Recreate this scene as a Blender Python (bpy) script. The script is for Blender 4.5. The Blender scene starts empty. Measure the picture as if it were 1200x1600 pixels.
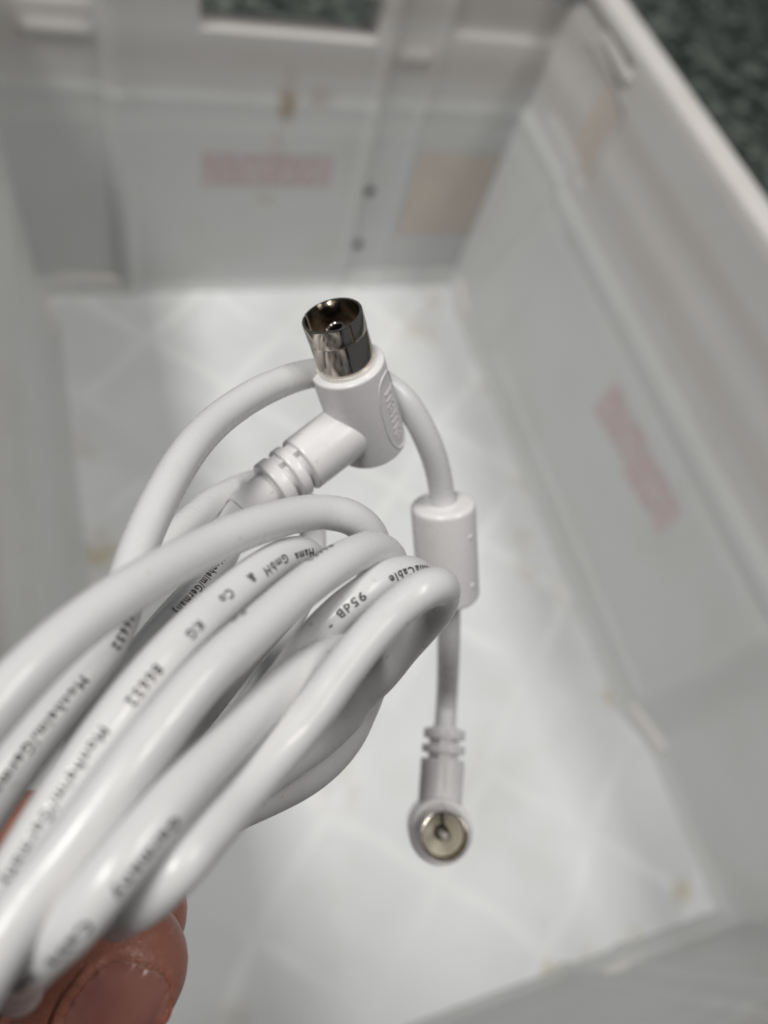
import bpy, bmesh, math, random
from mathutils import Vector, Matrix, noise
from mathutils.bvhtree import BVHTree
random.seed(4)
scene = bpy.context.scene
col = scene.collection
MM = 0.001

# ------------------------------------------------------------------ camera
cd = bpy.data.cameras.new('camera')
camera = bpy.data.objects.new('camera', cd)
col.objects.link(camera)
camera.location = (0.0221, -0.5061, 0.5082)
camera.rotation_euler = (0.5332, -0.2357, -0.2799)
cd.sensor_fit = 'VERTICAL'
cd.sensor_height = 36.0
cd.lens = 1212.0 / 1600 * 36.0
cd.clip_start = 0.005
cd.clip_end = 50
cd.dof.use_dof = True
cd.dof.focus_distance = 0.109
cd.dof.aperture_fstop = 27.27 / 2.4
cd.dof.aperture_blades = 0
scene.camera = camera

# ------------------------------------------------------------------ world, lamps, exposure
w = bpy.data.worlds.new('World')
scene.world = w
w.use_nodes = True
bg = w.node_tree.nodes['Background']
bg.inputs['Color'].default_value = (0.80, 0.86, 0.92, 1)
bg.inputs['Strength'].default_value = 0.115

def ceiling_tube(loc, target, length, width, power, color):
    ld = bpy.data.lights.new('ceiling_lamp', 'AREA')
    ld.shape = 'RECTANGLE'
    ld.size, ld.size_y = width, length
    ld.energy = power
    ld.color = color
    o = bpy.data.objects.new('ceiling_lamp', ld)
    col.objects.link(o)
    o.location = loc
    d = Vector(target) - Vector(loc)
    zq = -d.normalized()
    y = Vector((0, 1, 0)); y = (y - zq * y.dot(zq)).normalized()
    x = y.cross(zq)
    o.matrix_world = Matrix.Translation(loc) @ Matrix((x, y, zq)).transposed().to_4x4()
    return o
ceiling_tube((-0.90, -0.24, 2.3), (0.15, -0.40, 0.0), 0.95, 0.34, 32.5, (1.0, 0.985, 0.96))
ceiling_tube((0.95, -0.55, 2.4), (0.18, -0.40, 0.0), 1.2, 0.34, 19, (1.0, 0.975, 0.94))

scene.render.engine = 'CYCLES'
scene.view_settings.view_transform = 'Standard'
scene.view_settings.look = 'None'
scene.view_settings.exposure = 0.0
scene.view_settings.gamma = 1.0

CABLE_PATH = [   # centre line of the cord, millimetres in the crate frame
    (46.18, -444.07, 400.18), (42.26, -446.06, 399.27), (39.78, -449.38, 400.03), (38.34, -453.2, 401.92), (36.5, -456.77, 403.89), (34.28, -460.07, 405.97), (31.86, -463.19, 408.08), (29.3, -466.21, 410.19),
    (26.71, -469.32, 412.12), (24.15, -472.58, 413.81), (21.6, -475.99, 415.2), (19.06, -479.55, 416.21), (16.55, -483.23, 416.8), (14.08, -486.98, 416.89), (11.46, -490.62, 416.39), (8.65, -494.1, 415.59),
    (5.66, -497.47, 415), (2.56, -500.78, 414.3), (-0.5, -504.12, 413.64), (-3.64, -507.21, 412.29), (-6.93, -509.55, 409.78), (-10.03, -511.34, 406.58), (-12.85, -512.89, 403.19), (-15.19, -514.29, 399.88),
    (-17.05, -515.52, 396.43), (-18.64, -516.43, 392.82), (-20.07, -517.02, 388.94), (-21.22, -517.31, 384.83), (-22.08, -517.31, 380.54), (-22.43, -516.9, 376.07), (-21.21, -515.55, 372.24), (-17.83, -513.37, 372.22),
    (-14.38, -511.2, 372.9), (-11.08, -509, 373.46), (-7.99, -506.73, 373.98), (-5.04, -504.37, 374.54), (-2.01, -501.97, 375.35), (1.21, -499.42, 376.66), (4.77, -496.92, 378.7), (9.08, -494.94, 380.73),
    (13.37, -492.98, 382.43), (17.52, -490.81, 383.93), (21.22, -488.11, 385.59), (25.14, -485.87, 387.69), (28.84, -483.47, 389.52), (32.49, -480.97, 390.95), (36.15, -478.44, 391.89), (39.88, -475.99, 392.69),
    (43.69, -473.8, 393.82), (47.54, -471.84, 395.2), (51.18, -469.93, 397.05), (54.4, -468, 399.39), (56.81, -465.9, 402.35), (57.93, -463.98, 406.19), (57.64, -462.55, 410.7), (56.21, -461.21, 415.11),
    (53.18, -459.86, 418.21), (49.09, -459.34, 419.95), (44.9, -460.2, 421.86), (40.92, -461.65, 423.78), (37.07, -463.36, 425.59), (33.35, -465.34, 427.32), (29.76, -467.48, 429.05), (26.31, -469.78, 430.88),
    (22.88, -472.2, 432.55), (19.44, -474.75, 433.87), (16.11, -477.56, 435.01), (12.91, -480.62, 435.82), (9.78, -483.83, 436.07), (6.7, -487.03, 435.54), (3.7, -490.07, 434.12), (0.8, -492.97, 432.25),
    (-2.02, -495.77, 430.15), (-4.74, -498.33, 427.72), (-7.37, -500.46, 424.79), (-9.88, -502.14, 421.48), (-12.22, -503.46, 417.91), (-14.36, -504.44, 414.11), (-16.3, -505.06, 410.13), (-18.09, -505.36, 406.04),
    (-19.53, -505.35, 401.8), (-20.06, -504.89, 397.32), (-18.67, -503.74, 393.33), (-15.72, -502.14, 390.43), (-11.92, -500.61, 389.15), (-7.85, -499.37, 389.54), (-3.79, -498.25, 389.94), (0.28, -497.02, 389.44),
    (4.53, -495.57, 389.05), (8.68, -493.59, 389.85), (12.49, -491.18, 391.3), (15.92, -488.24, 392.58), (19.43, -485.38, 393.44), (22.92, -482.54, 393.91), (26.35, -479.65, 394.25), (29.75, -476.75, 394.67),
    (33.12, -473.84, 395.17), (36.48, -470.97, 395.88), (39.84, -468.33, 397.16), (43.08, -466, 399.06), (45.69, -464.37, 402.18), (47.32, -463.53, 406.17), (47.8, -463.37, 410.5), (46.99, -463.64, 414.78),
    (44.86, -464.22, 418.46), (41.8, -465.66, 421.02), (38.6, -467.85, 423.16), (35.37, -470.3, 424.89), (32.14, -472.89, 426.39), (29.03, -475.66, 427.88), (25.92, -478.57, 429.03), (22.76, -481.61, 429.49),
    (19.64, -484.8, 429.53), (16.58, -488.13, 429.12), (13.57, -491.53, 428.21), (10.65, -495.09, 427.02), (7.75, -498.68, 425.58), (4.65, -501.93, 423.58), (1.5, -504.98, 421.38), (-1.44, -507.87, 419.43),
    (-3.74, -510.41, 417.35), (-5.62, -512.47, 414.86), (-7.35, -514.13, 411.84), (-8.99, -515.55, 408.42), (-10.56, -516.77, 404.6), (-11.94, -517.6, 400.34), (-12.98, -517.94, 395.91), (-13.32, -517.9, 391.29),
    (-12.76, -517.33, 386.43), (-10.73, -515.57, 382.66), (-7.28, -513.38, 381.33), (-3.77, -509.92, 381.71), (-0.7, -506.87, 382.68), (2.51, -504.34, 383.3), (6.47, -501.42, 384.2), (9.51, -498.14, 385.67),
    (12.98, -495.19, 386.75), (16.44, -492.31, 388.21), (20.28, -489.62, 390.42), (24.12, -487.64, 392.74), (27.8, -485.3, 394.76), (31.5, -482.96, 396.43), (35.24, -480.64, 397.75), (39.07, -478.36, 398.64),
    (42.95, -476.16, 399.49), (46.84, -474.09, 400.59), (50.66, -472.08, 401.97), (54.15, -470.12, 403.95), (57.06, -468.6, 406.62), (58.53, -467.46, 410.14), (58.46, -466.42, 413.75), (56.78, -465.7, 417.45),
    (53.61, -466.18, 421.01), (49.66, -468, 423.74), (45.56, -470.23, 425.43), (41.63, -472.69, 426.7), (37.98, -475.38, 428.17), (34.43, -478.05, 429.56), (30.86, -480.67, 430.79), (27.4, -483.51, 431.4),
    (24.07, -486.54, 431.64), (20.8, -489.67, 431.82), (17.54, -492.83, 431.42), (14.21, -495.92, 430.78), (10.85, -499.1, 430.56), (8.07, -502.27, 429.48), (5.53, -505.07, 426.93), (3.52, -507.91, 423.78),
    (1.74, -510.48, 419.99), (-0.17, -512.49, 415.88), (-2.13, -513.97, 411.98), (-3.9, -515.11, 408.09), (-5.48, -515.82, 403.94), (-6.73, -515.73, 399.34), (-7.43, -514.18, 394.63), (-7.64, -511.09, 390.55),
    (-4.71, -507.16, 388.84), (-1.27, -504.37, 389.32), (2.02, -501.27, 389.52), (6.53, -499.13, 389.89), (10.72, -497.48, 390.42), (14.99, -496.29, 390.49), (19.96, -495.48, 391.09), (23.88, -493.09, 393.07),
    (27.56, -491.25, 395.14), (31.4, -489.33, 396.95), (35.31, -487.18, 398.07), (39.2, -484.68, 398.32), (43.06, -481.9, 398.16), (46.94, -479.04, 397.99), (51.03, -476.35, 397.88), (54.92, -473.4, 398.63),
    (58.56, -471.84, 401.49), (61.13, -470.59, 405.38), (62.44, -469.59, 409.95), (61.45, -469.25, 414.84), (58.6, -469.43, 418.66), (54.84, -470.41, 420.65), (51.04, -472.22, 421.25), (47.34, -473.91, 420.01),
    (43.44, -476.27, 417.69), (40.02, -479.55, 417.05), (36.28, -482.46, 417.34), (32.57, -485.33, 418.29), (29.1, -488.28, 419.88), (25.63, -491.22, 419.87), (22.09, -493.89, 418.65), (18.34, -495.74, 416.45),
    (14.33, -497.47, 413.89), (10.99, -499.2, 410.78), (7.38, -500.15, 407.29), (3.81, -502.47, 404.49), (1.52, -505, 401.87), (-0.91, -507.04, 398.58), (-3.18, -508.91, 394.43), (-4.9, -510.9, 389.32),
    (-7.35, -510.96, 384.77), (-7.82, -509.76, 380.24), (-5.3, -507.85, 378.07), (-1.77, -505, 378.62), (1.95, -502.61, 379.05), (6.29, -500.8, 379.89), (10.57, -498.67, 381.58), (14.74, -497.11, 383.09),
    (18.91, -495.74, 384.33), (23.24, -494.9, 385.86), (26.99, -492.53, 389.04), (30.48, -490.1, 391.58), (34.46, -488.22, 393.1), (38.69, -486.55, 393.66), (42.98, -485.02, 394.29), (47.18, -483.45, 395.37),
    (50.66, -481.7, 398.06), (53.02, -479.69, 401.78), (55.61, -478.32, 405.54), (57.78, -476.76, 409.55), (59.63, -475.66, 413.61), (60.8, -474.94, 417.81), (60.39, -474.68, 422.25), (58.65, -474.78, 426.21),
    (55.41, -475.66, 427.68), (51.7, -477.36, 426.7), (47.99, -479.79, 425.98), (44.53, -482.55, 425.22), (41.19, -485.47, 424.58), (37.71, -488.23, 424.13), (34.11, -490.84, 424.7), (30.68, -493.38, 425.95),
    (27.48, -495.84, 427.92), (24.21, -498.3, 429.04), (21.3, -499.79, 426.34), (19.36, -500.11, 421.83), (18.19, -500.11, 416.79), (17.39, -499.4, 411.87), (16.38, -498.28, 407.89), (16.03, -497.32, 403.7),
    (16.37, -496.24, 399.15), (17.39, -494.73, 394.31), (19.9, -493.31, 389.5), (23.26, -491.5, 386.71), (27.44, -490.24, 385.6), (31.7, -489.59, 385.84), (36.09, -488.89, 386.38), (40.49, -488.22, 387.37),
    (44.76, -487.32, 388.78), (48.79, -485.61, 389.88), (52.18, -483.13, 391.34), (54.52, -480.2, 393.42), (55.79, -478.01, 396.53), (55.96, -476.35, 400.33), (55.06, -474.62, 404.34), (53.75, -474.13, 408.66),
    (52.11, -474.2, 412.66), (49.84, -474.98, 415.78), (47.07, -477.42, 417.94), (43.12, -479.6, 420.62), (39.06, -481.77, 422.7), (35.34, -484.29, 424.69), (31.84, -487.04, 426.59), (28.48, -489.69, 428.63),
    (25.19, -492.31, 430.6), (21.92, -495.12, 431.96), (18.51, -497.98, 432.16), (15.27, -500.46, 430.28), (12.5, -501.72, 426.56), (10.65, -502.48, 422.5), (9.32, -502.93, 417.91), (8.17, -503.29, 412.9),
    (7.41, -503.88, 407.32), (6.68, -503.4, 401.86), (5.47, -503.06, 397.3), (4.97, -503.18, 392.08), (4.45, -501.88, 386.36), (5.22, -500.16, 381.03), (7.74, -498.66, 377.17), (10.74, -496.03, 376.67),
    (14.11, -493.04, 377.73), (17.59, -490.13, 378.91), (21.13, -487.32, 379.62), (24.7, -484.6, 380.13), (28.26, -481.88, 380.56), (31.74, -479.08, 380.98), (35.08, -476.13, 381.49), (38.29, -473.06, 382.22),
    (41.37, -469.9, 383.09), (44.32, -466.62, 383.96), (47.11, -463.19, 384.75), (49.71, -459.63, 385.56), (52.07, -455.9, 386.19), (54.13, -451.95, 386.37), (55.67, -447.8, 386.33), (56.52, -443.46, 386.15),
    (56, -439.2, 386.29), (53.78, -436.18, 387.3), (50.39, -436.1, 389.9), (47.07, -437.26, 392.3), (43.99, -439.15, 394.53), (41.01, -441.36, 396.56), (37.94, -443.69, 398.51), (35.22, -446.73, 400.66),
    (32.41, -449.88, 402.71), (29.6, -453.12, 404.46), (26.83, -456.5, 405.89), (24.12, -459.99, 406.98), (21.46, -463.59, 407.8), (18.81, -467.22, 408.33), (16.16, -470.87, 408.5), (13.47, -474.5, 408.51),
    (10.72, -478.08, 408.41), (7.87, -481.53, 407.92), (4.94, -484.86, 407.16), (1.96, -488.17, 406.53), (-1.05, -491.44, 405.89), (-4.04, -494.68, 405.06), (-6.97, -497.96, 404.15), (-9.49, -501.51, 403.75),
    (-11.07, -504.78, 404.12), (-9.89, -505.59, 407.83), (-7.83, -504.54, 411.23), (-5.32, -502.67, 414.3), (-2.51, -500.23, 416.83), (0.25, -497.35, 419), (2.92, -494.13, 420.73), (5.55, -490.69, 421.94),
    (8.35, -487.32, 423.12), (11.28, -483.95, 423.5), (14.37, -480.68, 423.4), (17.4, -477.41, 423.05), (19.95, -473.82, 422.21), (21.86, -469.89, 421.33), (23.29, -465.7, 420.53), (24.92, -461.56, 420.08),
    (26.86, -457.53, 419.77), (29.03, -453.61, 419.46), (31.35, -449.8, 419.03), (33.81, -446.14, 418.24), (36.41, -442.66, 416.99), (39.31, -439.46, 415.7), (42.56, -436.58, 414.66), (46.08, -433.99, 413.66),
    (49.78, -431.67, 412.53), (53.61, -429.64, 411.33), (57.63, -428.09, 410.02), (61.77, -427, 408.62), (66, -426.74, 407.16), (69.95, -428.51, 406.08), (73.24, -431.24, 404.72), (75.71, -434.02, 402.2),
    (77.78, -436.66, 399.2), (79.54, -439.07, 395.83), (80.86, -441.44, 392.24), (81.78, -443.94, 388.61), (82.3, -447.02, 385.38), (82.73, -450.04, 382.06), (83.29, -452.62, 378.41), (83.87, -455.03, 374.65),
    (84.39, -457.44, 370.89), (84.85, -459.88, 367.13), (85.33, -462.21, 363.31), (85.91, -464.26, 359.34), (86.7, -465.83, 355.2), (87.52, -467.28, 351.01), (88.2, -468.97, 346.9), (88.01, -471.96, 343.75),
    (86.55, -476.12, 342.91), (85.22, -480.25, 341.71), (84.78, -481.63, 341.31),
]
PRINT = [   # word, distance along the cord (mm), reading sense, outward direction
    ('Hama', 469.83, 1, 0.6661, -0.3131, 0.6769),
    ('GmbH', 475.69, 1, 0.5845, -0.133, 0.8004),
    ('&', 480.1, 1, 0.4358, -0.0032, 0.9001),
    ('Co', 484.5, 1, 0.3725, 0.0748, 0.925),
    ('KG', 490.41, 1, 0.3977, -0.0265, 0.9171),
    ('86652', 497.76, 1, 0.1918, -0.1311, 0.9726),
    ('Monheim/Germany', 509.84, 1, -0.112, -0.1845, 0.9764),
    ('86652', 1596.77, -1, 0.6185, -0.1467, 0.772),
    ('Monheim/Germany', 1583.32, -1, 0.1846, -0.1442, 0.9722),
    ('Monheim/Germany', 26.89, 1, 0.4259, 0.2565, 0.8677),
    ('Hama', 893.01, 1, 0.6557, -0.1599, 0.7379),
    ('Cable', 897.4, 1, 0.3816, -0.2456, 0.8911),
    ('95dB', 904.5, 1, -0.2646, -0.3335, 0.9049),
    ('-', 907.64, 1, -0.236, -0.5342, 0.8117),
    ('Germany', 1290.64, 1, 0.4726, -0.4285, 0.7701),
    ('Cable', 1298.18, 1, -0.2075, -0.7444, 0.6347),
    ('Hama', 1304.49, 1, -0.4943, -0.7668, 0.4095),
    ('86652', 693.81, 1, -0.287, 0.7938, 0.5362),
    ('Co', 708.04, 1, -0.3828, 0.7784, 0.4976),
]
PRINT_LENGTH = 1763.20
FERRITE = [1698.67, 1719.69]
FEMALE_TOP = (57.711, -426.916, 422.494)
FEMALE_AXIS = (-0.3555, 0.3214, 0.8777)
FEMALE_ARM = (65.177, -433.666, 404.063)
FEMALE_ARM_DIR = (-0.8633, -0.4728, -0.1765)
MALE_FRONT = (78.624, -496.624, 343.431)
MALE_AXIS = (-0.2689, -0.1892, 0.9444)
MALE_ARM = (80.372, -495.394, 337.293)
MALE_ARM_DIR = (0.294, 0.9176, 0.2676)
HAND = {
    'index': [[-40.959, -490.901, 315.451], [-12.623, -473.914, 341.499], [10.244, -483.617, 358.732], [18.58, -497.736, 369.084]],
    'middle': [[-49.882, -504.788, 309.491], [-22.003, -489.094, 335.882], [-1.711, -501.275, 352.002], [3.096, -514.747, 360.089]],
    'ring': [[-56.669, -520.347, 305.907], [-32.547, -508.583, 329.963], [-15.659, -519.255, 344.312], [-12.263, -530.897, 351.588]],
    'little': [[-61.797, -536.016, 304.121], [-44.836, -526.673, 324.071], [-32.429, -533.575, 335.0], [-29.988, -542.092, 341.123]],
    'thumb': [[-50.573, -551.774, 326.719], [-22.666, -536.207, 361.415], [-0.933, -520.583, 379.35], [16.706, -504.339, 391.196]],
    'arm': [[-81.141, -560.671, 293.216], [-142.456, -609.602, 233.925], [-259.87, -700.486, 128.195]],
}
VIEW_RIGHT, VIEW_UP, VIEW_BACK = [0.9345, -0.2686, 0.2335], [0.1238, 0.8604, 0.4943], [-0.3337, -0.433, 0.8374]

# ------------------------------------------------------------------ helpers
def tag(o, label=None, cat=None, group=None, kind=None):
    if label: o['label'] = label
    if cat: o['category'] = cat
    if group: o['group'] = group
    if kind: o['kind'] = kind
    return o

def empty(name, loc):
    o = bpy.data.objects.new(name, None)
    o.empty_display_size = 0.02
    col.objects.link(o)
    o.location = loc
    return o

def link(name, verts, faces, mat, parent=None, smooth=True, recalc=True):
    me = bpy.data.meshes.new(name)
    me.from_pydata([tuple(v) for v in verts], [], faces)
    if recalc:
        bm = bmesh.new(); bm.from_mesh(me)
        bmesh.ops.recalc_face_normals(bm, faces=bm.faces)
        bm.to_mesh(me); bm.free()
    if smooth:
        me.polygons.foreach_set('use_smooth', [True] * len(me.polygons))
    me.materials.append(getattr(mat, 'm', mat))
    o = bpy.data.objects.new(name, me)
    col.objects.link(o)
    if parent:
        o.parent = parent
        o.matrix_parent_inverse = Matrix.Translation(-parent.location)
    return o

def sharp(o, deg=35):
    o.data.set_sharp_from_angle(angle=math.radians(deg))
    return o

def basis(axis, hint):
    a = Vector(axis).normalized()
    h = Vector(hint); h = (h - a * h.dot(a)).normalized()
    return a, h, a.cross(h)

def revolve(origin, axis, hint, prof, n=72, a0=0.0, a1=2 * math.pi):
    """prof: closed or open list of (distance along axis, radius); a partial turn is capped"""
    a, h, k = basis(axis, hint)
    o = Vector(origin)
    full = abs(a1 - a0 - 2 * math.pi) < 1e-6
    m = n if full else n + 1
    V, F = [], []
    for j in range(m):
        t = a0 + (a1 - a0) * j / n
        r = h * math.cos(t) + k * math.sin(t)
        for (d, rad) in prof: V.append(o + a * d + r * rad)
    L = len(prof)
    for j in range(n):
        for i in range(L - 1):
            p, q = j * L, ((j + 1) % m) * L
            F.append((p + i, p + i + 1, q + i + 1, q + i))
    return V, F

def closed(prof): return prof + [prof[0]]

def bevel_prof(pts, r, seg=4):
    """round the corners of an open profile by radius r"""
    out = [pts[0]]
    for i in range(1, len(pts) - 1):
        p, c, q = Vector(pts[i - 1]), Vector(pts[i]), Vector(pts[i + 1])
        d1, d2 = (p - c), (q - c)
        rr = min(r, d1.length * .45, d2.length * .45)
        s, e = c + d1.normalized() * rr, c + d2.normalized() * rr
        for k in range(seg + 1):
            t = k / seg
            out.append(tuple((1 - t) ** 2 * s + 2 * t * (1 - t) * c + t * t * e))
    out.append(pts[-1])
    return out

def merge(*parts):
    V, F = [], []
    for v, f in parts:
        b = len(V); V += list(v); F += [tuple(i + b for i in q) for q in f]
    return V, F

def box(c, X, Y, Z):
    c, X, Y, Z = map(Vector, (c, X, Y, Z))
    V = [c + X * i + Y * j + Z * k for i in (-1, 1) for j in (-1, 1) for k in (-1, 1)]
    F = [(0, 1, 3, 2), (4, 6, 7, 5), (0, 4, 5, 1), (2, 3, 7, 6), (0, 2, 6, 4), (1, 5, 7, 3)]
    return V, F

class Path:
    """dense smooth curve with parallel transported frames"""
    def __init__(self, pts, step):
        P = [Vector(p) for p in pts]
        P = [2 * P[0] - P[1]] + P + [2 * P[-1] - P[-2]]
        raw = []
        for i in range(1, len(P) - 2):
            a, b, c, d = P[i - 1:i + 3]
            for k in range(8):
                t = k / 8
                raw.append(0.5 * ((2 * b) + (c - a) * t + (2 * a - 5 * b + 4 * c - d) * t * t + (3 * b - a - 3 * c + d) * t ** 3))
        raw.append(P[-2])
        s = [0]
        for i in range(1, len(raw)): s.append(s[-1] + (raw[i] - raw[i - 1]).length)
        self.length = s[-1]
        n = int(self.length / step)
        self.P = []; j = 0
        for i in range(n + 1):
            q = self.length * i / n
            while j < len(s) - 2 and s[j + 1] < q: j += 1
            t = (q - s[j]) / max(1e-12, s[j + 1] - s[j])
            self.P.append(raw[j].lerp(raw[j + 1], t))
        self.n = n; self.step = self.length / n
        self.T = [(self.P[min(n, i + 1)] - self.P[max(0, i - 1)]).normalized() for i in range(n + 1)]
        N = self.T[0].orthogonal().normalized()
        self.N = []
        for t in self.T:
            N = (N - t * N.dot(t)).normalized(); self.N.append(N.copy())
    def at(self, s):
        x = max(0, min(self.n - 1e-6, s / self.step)); i = int(x); t = x - i
        return self.P[i].lerp(self.P[i + 1], t), self.T[i].lerp(self.T[i + 1], t).normalized()

def tube(path, rad, seg=20, i0=0, i1=None, wob=None):
    i1 = path.n if i1 is None else i1
    V, F = [], []
    for i in range(i0, i1 + 1):
        N = path.N[i]; B = path.T[i].cross(N)
        for j in range(seg):
            t = 2 * math.pi * j / seg
            r = rad if wob is None else rad * (1 + wob(i, t))
            V.append(path.P[i] + (N * math.cos(t) + B * math.sin(t)) * r)
    m = i1 - i0 + 1
    for i in range(m - 1):
        for j in range(seg):
            a, b = i * seg + j, i * seg + (j + 1) % seg
            F.append((a, b, b + seg, a + seg))
    F.append(tuple(range(seg - 1, -1, -1))); F.append(tuple((m - 1) * seg + j for j in range(seg)))
    return V, F

_text_cache = {}
def text_mesh(word, size, extrude=0.0, cuts=1):
    key = (word, size, extrude)
    if key in _text_cache: return _text_cache[key]
    cu = bpy.data.curves.new('lettering', 'FONT')
    cu.body = word; cu.size = size; cu.align_x = 'CENTER'; cu.align_y = 'CENTER'
    cu.extrude = extrude; cu.resolution_u = 3; cu.space_character = 1.08 if extrude else 1.22
    cu.offset = size * (0.012 if extrude else 0.024)
    ob = bpy.data.objects.new('lettering', cu)
    col.objects.link(ob)
    dg = bpy.context.evaluated_depsgraph_get()
    me = ob.evaluated_get(dg).to_mesh()
    bm = bmesh.new(); bm.from_mesh(me)
    bmesh.ops.triangulate(bm, faces=bm.faces)
    if cuts: bmesh.ops.subdivide_edges(bm, edges=bm.edges, cuts=cuts, use_grid_fill=True)
    bm.verts.index_update()
    V = [v.co.copy() for v in bm.verts]; F = [tuple(v.index for v in f.verts) for f in bm.faces]
    bm.free(); ob.evaluated_get(dg).to_mesh_clear()
    bpy.data.objects.remove(ob); bpy.data.curves.remove(cu)
    _text_cache[key] = (V, F)
    return V, F

# ------------------------------------------------------------------ materials
class Mat:
    def __init__(self, name, color, rough=0.5, metal=0.0, spec=0.5):
        self.m = bpy.data.materials.new(name); self.m.use_nodes = True
        self.nt = self.m.node_tree; self.b = self.nt.nodes['Principled BSDF']
        self.set('Base Color', (*color, 1)); self.set('Roughness', rough); self.set('Metallic', metal)
        self.set('Specular IOR Level', spec)
        self.col = None; self.base = color
        self.tc = self.nt.nodes.new('ShaderNodeTexCoord')
    def set(self, k, v): self.b.inputs[k].default_value = v
    def node(self, t, **kw):
        n = self.nt.nodes.new(t)
        for k, v in kw.items(): setattr(n, k, v)
        return n
    def ln(self, a, b): self.nt.links.new(a, b)
    def noise(self, scale, detail=3, rough=0.5, dist=0.0):
        n = self.node('ShaderNodeTexNoise'); n.inputs['Scale'].default_value = scale
        n.inputs['Detail'].default_value = detail; n.inputs['Roughness'].default_value = rough
        n.inputs['Distortion'].default_value = dist
        self.ln(self.tc.outputs['Object'], n.inputs['Vector'])
        return n.outputs['Fac']
    def ramp(self, src, lo, hi, a=0.0, b=1.0):
        n = self.node('ShaderNodeMapRange', interpolation_type='SMOOTHSTEP')
        n.inputs['From Min'].default_value = lo; n.inputs['From Max'].default_value = hi
        n.inputs['To Min'].default_value = a; n.inputs['To Max'].default_value = b
        self.ln(src, n.inputs['Value']); return n.outputs['Result']
    def math(self, op, a, b=None):
        n = self.node('ShaderNodeMath', operation=op)
        for i, v in enumerate((a, b)):
            if v is None: continue
            if isinstance(v, (int, float)): n.inputs[i].default_value = v
            else: self.ln(v, n.inputs[i])
        return n.outputs[0]
    def mix(self, fac, color):
        n = self.node('ShaderNodeMix', data_type='RGBA')
        if isinstance(fac, (int, float)): n.inputs['Factor'].default_value = fac
        else: self.ln(fac, n.inputs['Factor'])
        if self.col is None: n.inputs[6].default_value = (*self.base, 1)
        else: self.ln(self.col, n.inputs[6])
        n.inputs[7].default_value = (*color, 1)
        self.col = n.outputs[2]; self.ln(self.col, self.b.inputs['Base Color'])
    def bump(self, h, strength=0.2, dist=0.0002):
        n = self.node('ShaderNodeBump'); n.inputs['Strength'].default_value = strength
        n.inputs['Distance'].default_value = dist
        self.ln(h, n.inputs['Height']); self.ln(n.outputs['Normal'], self.b.inputs['Normal'])
    def spot(self, p, r, color, amt=0.6, grain=None, squash=(1, 1, 1)):
        v = self.node('ShaderNodeVectorMath', operation='SUBTRACT'); self.ln(self.tc.outputs['Object'], v.inputs[0]); v.inputs[1].default_value = p
        q = self.node('ShaderNodeVectorMath', operation='MULTIPLY'); self.ln(v.outputs[0], q.inputs[0]); q.inputs[1].default_value = squash
        l = self.node('ShaderNodeVectorMath', operation='LENGTH'); self.ln(q.outputs[0], l.inputs[0])
        m = self.ramp(l.outputs['Value'], 0, r, amt, 0.0)
        if grain is not None: m = self.math('MULTIPLY', m, grain)
        self.mix(m, color)

def soft_plastic(name, color, rough, sss=0.05, bump=0.06, scale=900):
    M = Mat(name, color, rough)
    M.set('Subsurface Weight', sss); M.set('Subsurface Radius', (1.0, 0.95, 0.9)); M.set('Subsurface Scale', 0.0008)
    n = M.noise(160, 4, 0.6)
    M.mix(M.ramp(n, 0.52, 0.8, 0, 0.22), tuple(c * 0.82 for c in color))
    M.mix(M.ramp(M.noise(650, 2, 0.5), 0.70, 0.78, 0, 0.45), (0.36, 0.34, 0.32))
    rn = M.noise(420, 3); M.ln(M.ramp(rn, 0.3, 0.75, rough - 0.06, rough + 0.1), M.b.inputs['Roughness'])
    M.bump(M.noise(scale, 4, 0.6), bump, 0.0001)
    return M
cord_mat = soft_plastic('white_pvc_jacket', (0.685, 0.68, 0.68), 0.27, scale=700)
mould_mat = soft_plastic('moulded_white_plastic', (0.78, 0.765, 0.768), 0.27, bump=0.05, scale=1500)
ink = Mat('dark_print', (0.05, 0.045, 0.045), 0.6)
ink.mix(ink.ramp(ink.noise(2600, 2), 0.5, 0.75, 0, 0.3), (0.45, 0.44, 0.43))
def metal(name, color, rough):
    M = Mat(name, color, rough, 1.0)
    M.ln(M.ramp(M.noise(900, 4), 0.35, 0.7, rough * 0.7, rough * 1.6), M.b.inputs['Roughness'])
    M.bump(M.noise(2200, 3), 0.03, 0.00005)
    return M
nickel = metal('nickel_plate', (0.56, 0.51, 0.455), 0.15)
nickel_in = metal('nickel_inside', (0.50, 0.44, 0.37), 0.25)
pin_metal = Mat('pin_metal', (0.86, 0.83, 0.78), 0.3, 0.2)  # pale, barely metallic colour stands in for the pin's bright highlight
cup_metal = Mat('dull_contact_metal', (0.64, 0.60, 0.51), 0.38, 0.55)
dielectric = Mat('beige_insulator', (0.60, 0.56, 0.46), 0.45)
dark_insul = Mat('dark_insulator', (0.14, 0.115, 0.085), 0.4)
recess_shade_mat = Mat('recess_shade', (0.02, 0.018, 0.015), 0.5)  # near-black colour standing for shade inside the plug recesses

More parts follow.
